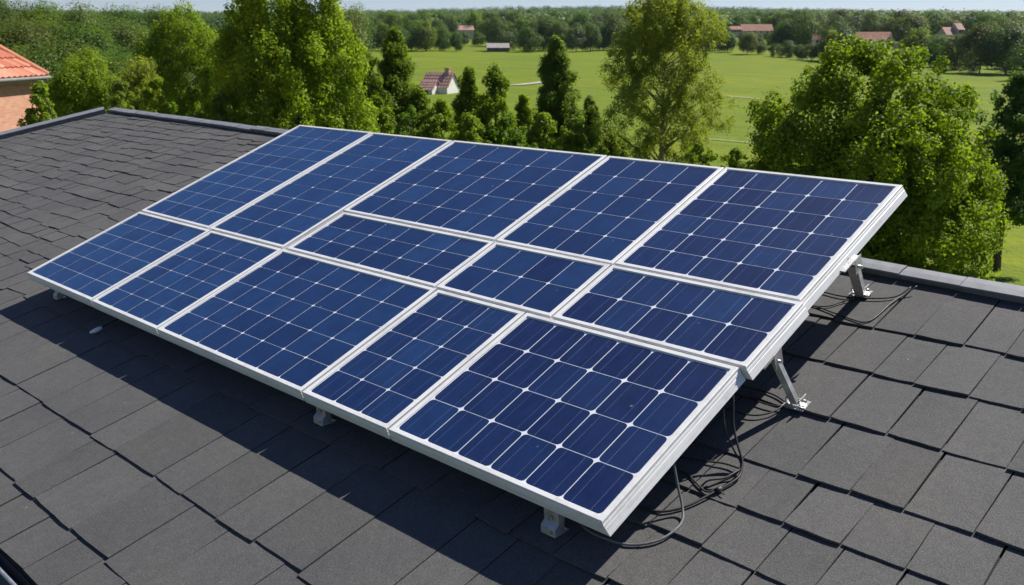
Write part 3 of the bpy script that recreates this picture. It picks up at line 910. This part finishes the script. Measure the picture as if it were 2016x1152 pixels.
SHRUBS = [
    (738, 36, 196, 62, 41, 160, "green shrub at the foot of the dark pointed tree"),
    (806, 35, 214, 75, 42, 180, "wide bright shrub below the field cottage, left side"),
    (864, 35, 200, 66, 43, 170, "bright shrub directly below the field cottage"),
    (920, 33, 226, 80, 44, 190, "wide low shrub showing just over the array's back edge"),
    (1000, 33, 236, 85, 45, 190, "low shrub over the array's back edge, below the young bright tree"),
    (1070, 34, 228, 75, 46, 180, "low shrub left of the spire-shaped tree's foot"),
    (1146, 36, 246, 62, 47, 150, "low shrub between the spire-shaped and the olive tree"),
    (1210, 34, 268, 70, 48, 150, "low shrub at the left foot of the olive tree"),
    (1392, 34, 286, 62, 49, 140, "low shrub at the right foot of the olive tree"),
    (1466, 36, 296, 62, 50, 130, "low shrub in the gap between the olive and the round tree"),
    (425, 30, 190, 75, 51, 180, "low shrub at the left foot of the plumed tree"),
    (368, 32, 176, 85, 52, 190, "low pale shrub over the roof ridge, second from the plumed tree"),
    (300, 31, 160, 80, 53, 190, "low shrub over the left end of the roof ridge"),
    (226, 31, 160, 70, 54, 170, "dense low shrub behind the top left corner of the roof")]
for px, D, py, hw, sd_, n_, lab in SHRUBS:
    pointed_tree(px, D, py, hw, sd_, lab, L_BRIGHT if sd_ % 3 else L_GREEN, n_, name="shrub", low=0.15, round_=0.8)
pointed_tree(66, 18.5, 172, 75, 61, "bright green shrub in front of the red-roofed brick house", L_BRIGHT, 170, name="shrub", low=0.25, round_=0.6)
pointed_tree(2022, 33, 150, 120, 62, "dark blue-green tree cut by the right border of the view", L_DEEP, 330, round_=0.5, low=0.28)

def leafy_tree(px, D, top_py, bot_py, halfw, seed, label, leaf, n=260, size=0.18):
    g = np.random.default_rng(seed)
    spot = place(bx(px), D); s = D * COSP / F_PX
    H = elev(top_py, D) - spot.z; zb = max(0.6, elev(bot_py, D) - spot.z); hw = halfw * s
    lobes = [(0, 0, (H + zb) / 2, hw * .8, hw * .8, (H - zb) / 2 * .95)]
    for i in range(9):
        a = g.random() * 6.28; f = g.random()
        lobes.append((math.cos(a) * hw * .5, math.sin(a) * hw * .5, zb + (H - zb) * (0.15 + 0.68 * f), hw * g.uniform(.4, .6), hw * g.uniform(.4, .6), (H - zb) * g.uniform(.16, .26)))
    C = lobed(g, lobes, n, 0.22, -0.5)
    Rad = g.uniform(0.26, 0.52, len(C)) * (hw / 2.3) ** 0.5; counts = (Rad ** 1.5 * 200 + 10).astype(int)
    return tree("leafy_tree", label, "tree", spot, C, Rad, counts, size, leaf, M_BARK, g, H, 0.18, 30, rotz=g.random() * 6, squash=1.1)
leafy_tree(362, 52, 2, 260, 88, 71, "tall bright green tree standing out from the left wood", L_BRIGHT, 330)
leafy_tree(158, 44, 96, 300, 74, 72, "rounded bright green tree right of the red-roofed brick house", L_BRIGHT, 300, 0.16)
leafy_tree(262, 47, 112, 300, 48, 73, "olive tinted tree between the two bright trees of the left wood", L_OLIVE, 210, 0.15)

# --- woods: a handful of crown meshes, copied tree by tree
def crown_proto(name, seed, n, nl, size, leaf, wide=0.42, rad=(0.09, 0.17)):
    """unit-height tree: crown and short trunk in one mesh"""
    g = np.random.default_rng(seed)
    lobes = [(0, 0, 0.52, wide * .85, wide * .85, 0.47)]
    for i in range(8):
        a = g.random() * 6.28
        lobes.append((math.cos(a) * wide * .55, math.sin(a) * wide * .55, 0.18 + 0.62 * g.random(), wide * g.uniform(.38, .58), wide * g.uniform(.38, .58), g.uniform(.14, .22)))
    C = lobed(g, lobes, n, 0.2, -0.75)
    Rad = g.uniform(*rad, len(C)); counts = np.full(len(C), nl)
    P, t = leaf_arrays(C, Rad, counts, size, g, 0.30, 0.9, 0.75, rnd=0.26, core=(0, 0, 0.42), ck=1.3)
    tk = []
    for z0, z1, r0, r1 in ((0.0, 0.5, 0.018, 0.010),):
        for k in range(6):
            a, b = k * math.pi / 3, (k + 1) * math.pi / 3
            tk += [(r0 * math.cos(a), r0 * math.sin(a), z0), (r0 * math.cos(b), r0 * math.sin(b), z0), (r1 * math.cos(b), r1 * math.sin(b), z1), (r1 * math.cos(a), r1 * math.sin(a), z1)]
    P = np.concatenate([P, np.array(tk)]); t = np.concatenate([t, np.zeros(6)])
    o = leaf_object(name, P, t, leaf)
    o.data.materials.append(M_BARK)
    mi = np.zeros(len(t), np.int32); mi[-6:] = 1
    o.data.polygons.foreach_set("material_index", mi)
    return o

def plant(protos, used, name, px, D, H, wid, g, label, group, minz=0.0):
    k = int(g.integers(len(protos)))
    o = protos[k] if k not in used else protos[k].copy()
    if k in used: col.objects.link(o)
    used.add(k)
    o.location = place(bx(px), D) - Vector((0, 0, 0.15))
    o.rotation_euler = (0, 0, g.random() * 6.28)
    o.scale = (wid, wid, H)
    tag(o, label, "tree", group)
    return o

# houses first: the wood keeps clear of what the photo shows of them
FAR_HOUSES = [  # px0, px1, lowest py that shows, D
    (900, 930, 60, 500), (955, 1006, 98, 352), (1430, 1520, 61, 500), (1598, 1624, 82, 345), (1680, 1755, 75, 380), (1842, 1900, 66, 400)]
def capped(px, D, H, halfpx):
    for a, b, low, hd in FAR_HOUSES:
        if D < hd + 8 and px + halfpx * 0.75 > a and px - halfpx * 0.75 < b:
            if D > hd - 14: return 0
            H = min(H, elev(low + 3, D) - place(bx(px), D).z)
    return H

def d_edge(px): return float(np.interp(px, [640, 1410, 1520, 1610, 1830, 2016, 2120], [352, 352, 312, 286, 262, 203, 170]))

def woods():
    g = np.random.default_rng(3)
    # wood on the left, close enough to tell its trees apart
    protos = [crown_proto("wood_tree", 100 + i, 130, 90, 0.024, [L_WOOD, L_GREEN, L_DEEP, L_WOOD, L_WOOD][i], [0.30, 0.34, 0.27, 0.36, 0.30][i]) for i in range(5)]
    used = set()
    rows = [(60, 200, 60), (72, 124, 128), (88, 94, 118), (108, 66, 104), (132, 44, 88), (164, 34, 74), (205, 28, 58)]
    for k, (D, py, step) in enumerate(rows):
        px = -90 + g.random() * 30
        while px < (470 if k < 5 else 735):
            d = D * g.uniform(0.94, 1.06)
            top = py + g.normal() * 19 - (26 if px < 110 and k > 2 else 0) + (22 if 330 < px and k > 1 else 0)
            H = elev(top, d) - place(bx(px), d).z
            if H > 2.2:
                lab = ("tree in the front rank of the left wood, close behind the roof ridge" if k < 2 else
                       "tree in the middle of the left wood between the brick house and the plumed tree" if k < 5 else
                       "tree at the back of the left wood, against the skyline")
                plant(protos, used, "wood_tree", px, d, H, H * g.uniform(0.85, 1.25), g, lab, "trees of the left wood")
            px += step * g.uniform(0.75, 1.3)
    # wood beyond the field
    protos = [crown_proto("field_edge_tree", 200 + i, 80, 90, 0.038, [L_WOOD, L_WOOD, L_GREEN, L_DEEP, L_WOOD, L_DEEP, L_WOOD][i], [0.40, 0.46, 0.36, 0.43, 0.5, 0.38, 0.42][i], (0.10, 0.18)) for i in range(7)]
    used = set()
    SIDE = {0: "left of the olive tree", 1: "below the long orange roof", 2: "near the red roofs on the right"}
    for k in range(5):
        px = 655 + g.random() * 30
        while px < 2090:
            d = d_edge(px) * (1.0 + 0.17 * k) * g.uniform(0.99, 1.04 + 0.03 * k)
            H = g.uniform(9.5, 14.0) * (0.88 if k == 0 else 1.0)
            if k == 0 and 1490 < px < 1640: H *= 0.45
            hp = H * 0.46 / d * F_PX / COSP
            H = capped(px, d, H, hp)
            if H > 1.6:
                lab = ("front rank tree at the far field edge, " if k == 0 else "tree behind the field's front rank of trees, ")
                lab += SIDE[0 if px < 1400 else 1 if px < 1640 else 2]
                plant(protos, used, "field_edge_tree", px, d, H, H * g.uniform(0.9, 1.25), g, lab, "trees of the wood beyond the field")
            px += max(25, hp * g.uniform(0.9, 1.45))
    # hills covered by far wood: one mass
    g = np.random.default_rng(8)
    C, Rd = [], []
    for i in range(6500):
        D = 520 + 2050 * g.random() ** 1.2
        px = g.uniform(-350, 2350)
        p = place(bx(px), D)
        r = g.uniform(3.6, 7.0)
        D2 = D
        h = g.uniform(5, 9)
        skip = False
        for a, b, low, hd in FAR_HOUSES:
            if a - 8 < px < b + 8 and D < hd + 12: skip = True
        if skip: continue
        C.append((p.x, p.y, p.z + h)); Rd.append(r)
    C = np.array(C); Rd = np.array(Rd)
    P, t = leaf_arrays(C, Rd, np.full(len(C), 60), 1.9, g, 0.5, 0.9, 0.85, rnd=0.25)
    tag(leaf_object("far_wood", P, t, L_FAR), "dark green wood covering the hills on the horizon", "wood", kind="stuff")
woods()

# small pale-trunked tree near the far houses
g = np.random.default_rng(77)
spot = place(bx(1636), 283); H = elev(60, 283) - spot.z
lob = [(0, 0, H * .72, 1.7, 1.7, H * .28)]
Cc = lobed(g, lob, 40, .3)
tree("pale_trunk_tree", "small yellow-green tree on a bare pale trunk beside the far red roofs", "tree", spot, Cc, g.uniform(.5, .8, len(Cc)), np.full(len(Cc), 24), .5, L_OLIVE, M_BIRCH, g, H, .35, 8)

# ------------------------------------------------------------------ houses
def tile_plane(mb, a, b, c, d, nu, nv, lift=0.05, m=0):
    """a roof plane a-b (eave) to d-c (top) laid with rows of rounded tiles"""
    a, b, c, d = map(Vector, (a, b, c, d))
    nrm = (b - a).cross(d - a).normalized()
    def P(u, v): return a.lerp(b, u).lerp(d.lerp(c, u), v)
    for j in range(nv):
        for i in range(nu):
            u0, u1, v0, v1 = i / nu, (i + 1) / nu, j / nv, (j + 1) / nv
            um = (u0 + u1) / 2
            t = random.random()
            p00, p10, pm0 = P(u0, v0) + nrm * lift * .5, P(u1, v0) + nrm * lift * .5, P(um, v0) + nrm * lift * 1.2
            q00, q10, qm0 = P(u0, v1), P(u1, v1), P(um, v1) + nrm * lift * .6
            mb.poly([p00, pm0, qm0, q00], m, t); mb.poly([pm0, p10, q10, qm0], m, t)
            mb.poly([P(u0, v0), P(u1, v0), p10, pm0, p00], m, t * .5)

def brick_house():
    # local frame: +y away from the camera along the view, +x to the right of the view
    D = 28.0
    spot = place(bx(60), D, CAM.z - 8.0)
    e = empty("brick_house", spot, (0, 0, math.atan2(RT.y, RT.x)))
    tag(e, "red-tiled brick house at the left border of the view", "house")
    inv = Matrix.Rotation(-math.atan2(RT.y, RT.x), 4, 'Z')
    corner = inv @ (place(bx(86), D, elev(150, D)) - spot)
    ex, ey, ez = corner.x, corner.y, corner.z
    Wd, Ln = 8.4, 12.0                                        # roof footprint
    x0, x1, y0, y1 = ex - Wd, ex, ey - Ln, ey
    oh = 0.24
    mb = MB(); mb.box((x0 + oh, y0 + oh, 0), (x1 - oh, y1 - oh, ez - 0.02)); mb.build("wall", M_BRICK, e)
    mb = MB()
    h = 0.90 * Wd / 2
    rz = ez + h; xm = (x0 + x1) / 2
    ra, rb = (xm, y0 + Wd / 2, rz), (xm, y1 - Wd / 2, rz)
    A, B, Cn, Dn = (x0, y0, ez), (x1, y0, ez), (x1, y1, ez), (x0, y1, ez)
    tile_plane(mb, B, Cn, rb, ra, 40, 15, .08); tile_plane(mb, Dn, A, ra, rb, 40, 15, .08)
    tile_plane(mb, A, B, ra, ra, 28, 15, .08); tile_plane(mb, Cn, Dn, rb, rb, 28, 15, .08)
    r = mb.build("roof", M_RTILE, e)
    mb = MB()
    for p, q in ((A, ra), (B, ra), (Cn, rb), (Dn, rb), (ra, rb)):
        p = Vector(p) + Vector((0, 0, .05)); q = Vector(q) + Vector((0, 0, .05)); mb.tube([p, q], 0.10, 8)
    mb.build("hip_tiles", M_RTILE, r)
    mb = MB()
    mb.box((x0 + .02, y0 + .02, ez - 0.16), (x1 - .02, y1 - .02, ez - 0.03)); mb.build("fascia", mat_simple("fascia_paint", (0.30, 0.24, 0.20), 0.7), e)
    mb = MB()
    for a, b in (((x1 + .05, y0, ez - .03), (x1 + .05, y1 + .05, ez - .03)), ((x1 + .05, y1 + .05, ez - .03), (x0, y1 + .05, ez - .03))):
        mb.tube([a, b], 0.045, 8)
    mb.build("gutter", mat_simple("zinc", (0.26, 0.25, 0.24), 0.5, 0.4), e)
    mb = MB()
    for yy in (ey - 4.2, ey - 8.0):
        mb.box((x1 - oh - 0.05, yy - 0.6, 3.0), (x1 - oh + 0.012, yy + 0.6, 4.5))
    mb.build("window", M_DARK, e)
brick_house()

def gable_house(px, D, base_w, depth, eave, ridge, rot, label, tile, wallm, chimney=None, wing=None, win=0, name="cottage"):
    spot = place(bx(px), D)
    e = empty(name, spot, (0, 0, math.atan2(RT.y, RT.x) + rot))
    tag(e, label, "house")
    def body(cx, cy, w_, d_, ea, ri, nm):
        mb = MB(); a, b = w_ / 2, d_ / 2
        pr = [(-b + .25, -0.6), (-b + .25, ea), (0, ri - .12), (b - .25, ea), (b - .25, -0.6)]
        mb.grid([[(cx + x, cy + y, z) for y, z in pr] for x in (-a + .25, a - .25)], 0, smooth=False)
        wl = mb.build("wall", wallm, e)
        mb = MB()
        n = max(6, int(w_ / .5)); k = max(4, int(d_ / .9))
        for sg in (-1, 1):
            lo = ea - 0.25 * (ri - ea) / b
            p, q = (cx - a, cy + sg * b, lo), (cx + a, cy + sg * b, lo)
            tp, tq = (cx - a, cy, ri), (cx + a, cy, ri)
            if sg < 0: tile_plane(mb, p, q, tq, tp, n, k, .06)
            else: tile_plane(mb, q, p, tp, tq, n, k, .06)
        for xx in (cx - a, cx + a):
            mb.poly([(xx, cy - b, ea - 0.25 * (ri - ea) / b - .1), (xx, cy, ri - .1), (xx, cy, ri + .05), (xx, cy - b, ea - 0.25 * (ri - ea) / b + .05)], 0, .2)
            mb.poly([(xx, cy + b, ea - 0.25 * (ri - ea) / b - .1), (xx, cy + b, ea - 0.25 * (ri - ea) / b + .05), (xx, cy, ri + .05), (xx, cy, ri - .1)], 0, .2)
        rf = mb.build("roof", tile, e)
        for i in range(win):
            mb = MB(); x = cx - a + (i + 1) * w_ / (win + 1)
            mb.box((x - .4, cy - b + .2, ea - 1.5), (x + .4, cy - b + .262, ea - .3)); mb.build("window", M_DARK, e)
        return rf
    rf = body(0, 0, base_w, depth, eave, ridge, "")
    if chimney:
        x, y, top = chimney
        mb = MB(); mb.box((x - .35, y - .3, ridge - 1.2), (x + .35, y + .3, top)); mb.box((x - .42, y - .37, top + .003), (x + .42, y + .37, top + .15)); mb.build("chimney", M_PTILE, rf)
    if wing: body(*wing, "")
    return e
D = 150.0
gable_house(866, D, 5.0, 4.6, 1.1, 3.2, R(-24), "small cottage with faded pinkish tiled roof and chimney in the near field", M_PTILE, M_WHITE, (1.3, 0, 3.75), (-0.6, -2.4, 2.8, 3.4, 0.8, 2.1), 1)
gable_house(980, 354, 8.6, 5.0, 1.6, 3.1, R(4), "long low shed with pale grey-pink roof at the far field edge", M_GTILE, M_DARK, name="shed")
gable_house(916, 505, 9.0, 7, 4.5, elev(50, 505) - place(bx(916), 505).z, R(10), "house with pink roof half hidden by the trees left of the shed", M_PTILE, M_FARW, name="house_in_trees")
zr = elev(48, 505) - place(bx(1475), 505).z
gable_house(1486, 505, 17.0, 8, zr - 3.2, zr, R(3), "long house with orange roof on the hillside right of the olive tree", M_OTILE, M_FARW, None, (-11.5, -1.0, 6.0, 6.0, zr - 2.6, zr - 1.0), 4, name="long_house")
zr = elev(68, 345) - place(bx(1612), 345).z
gable_house(1610, 345, 4.0, 4.0, zr - 1.6, zr, R(-30), "tiny pale house between trees left of the pale-trunked tree", M_OTILE, M_FARW, None, None, 1, name="small_house")
zr = elev(63, 385) - place(bx(1718), 385).z
gable_house(1716, 385, 14.0, 7, zr - 2.8, zr, R(-8), "wide house with red roof behind the top of the big round tree", M_OTILE, M_FARW, None, (-1.5, -3.6, 4.0, 4.0, zr - 3.6, zr - 2.2), 3, name="wide_house")
zr = elev(46, 405) - place(bx(1872), 405).z
gable_house(1866, 405, 8.5, 6.5, zr - 4.6, zr - 1.6, R(18), "white house with brown roofs and a pointed gable at the upper right", M_PTILE, M_FARW, None, (3.4, -0.5, 3.8, 5.5, zr - 2.4, zr), 2, name="gabled_house")

# ------------------------------------------------------------------ haze
hz = NT("haze_air")
pv = hz.n("ShaderNodeVolumePrincipled")
pv.inputs["Color"].default_value = (0.66, 0.82, 1.0, 1)
pv.inputs["Density"].default_value = HAZE
pv.inputs["Anisotropy"].default_value = 0.2
hz.l(pv.outputs[0], hz.out.inputs["Volume"])
mb = MB(); mb.box((-9500, -9500, CAM.z - 14), (9500, 9500, CAM.z + 125))
tag(mb.build("haze", hz.mat), kind="stuff")
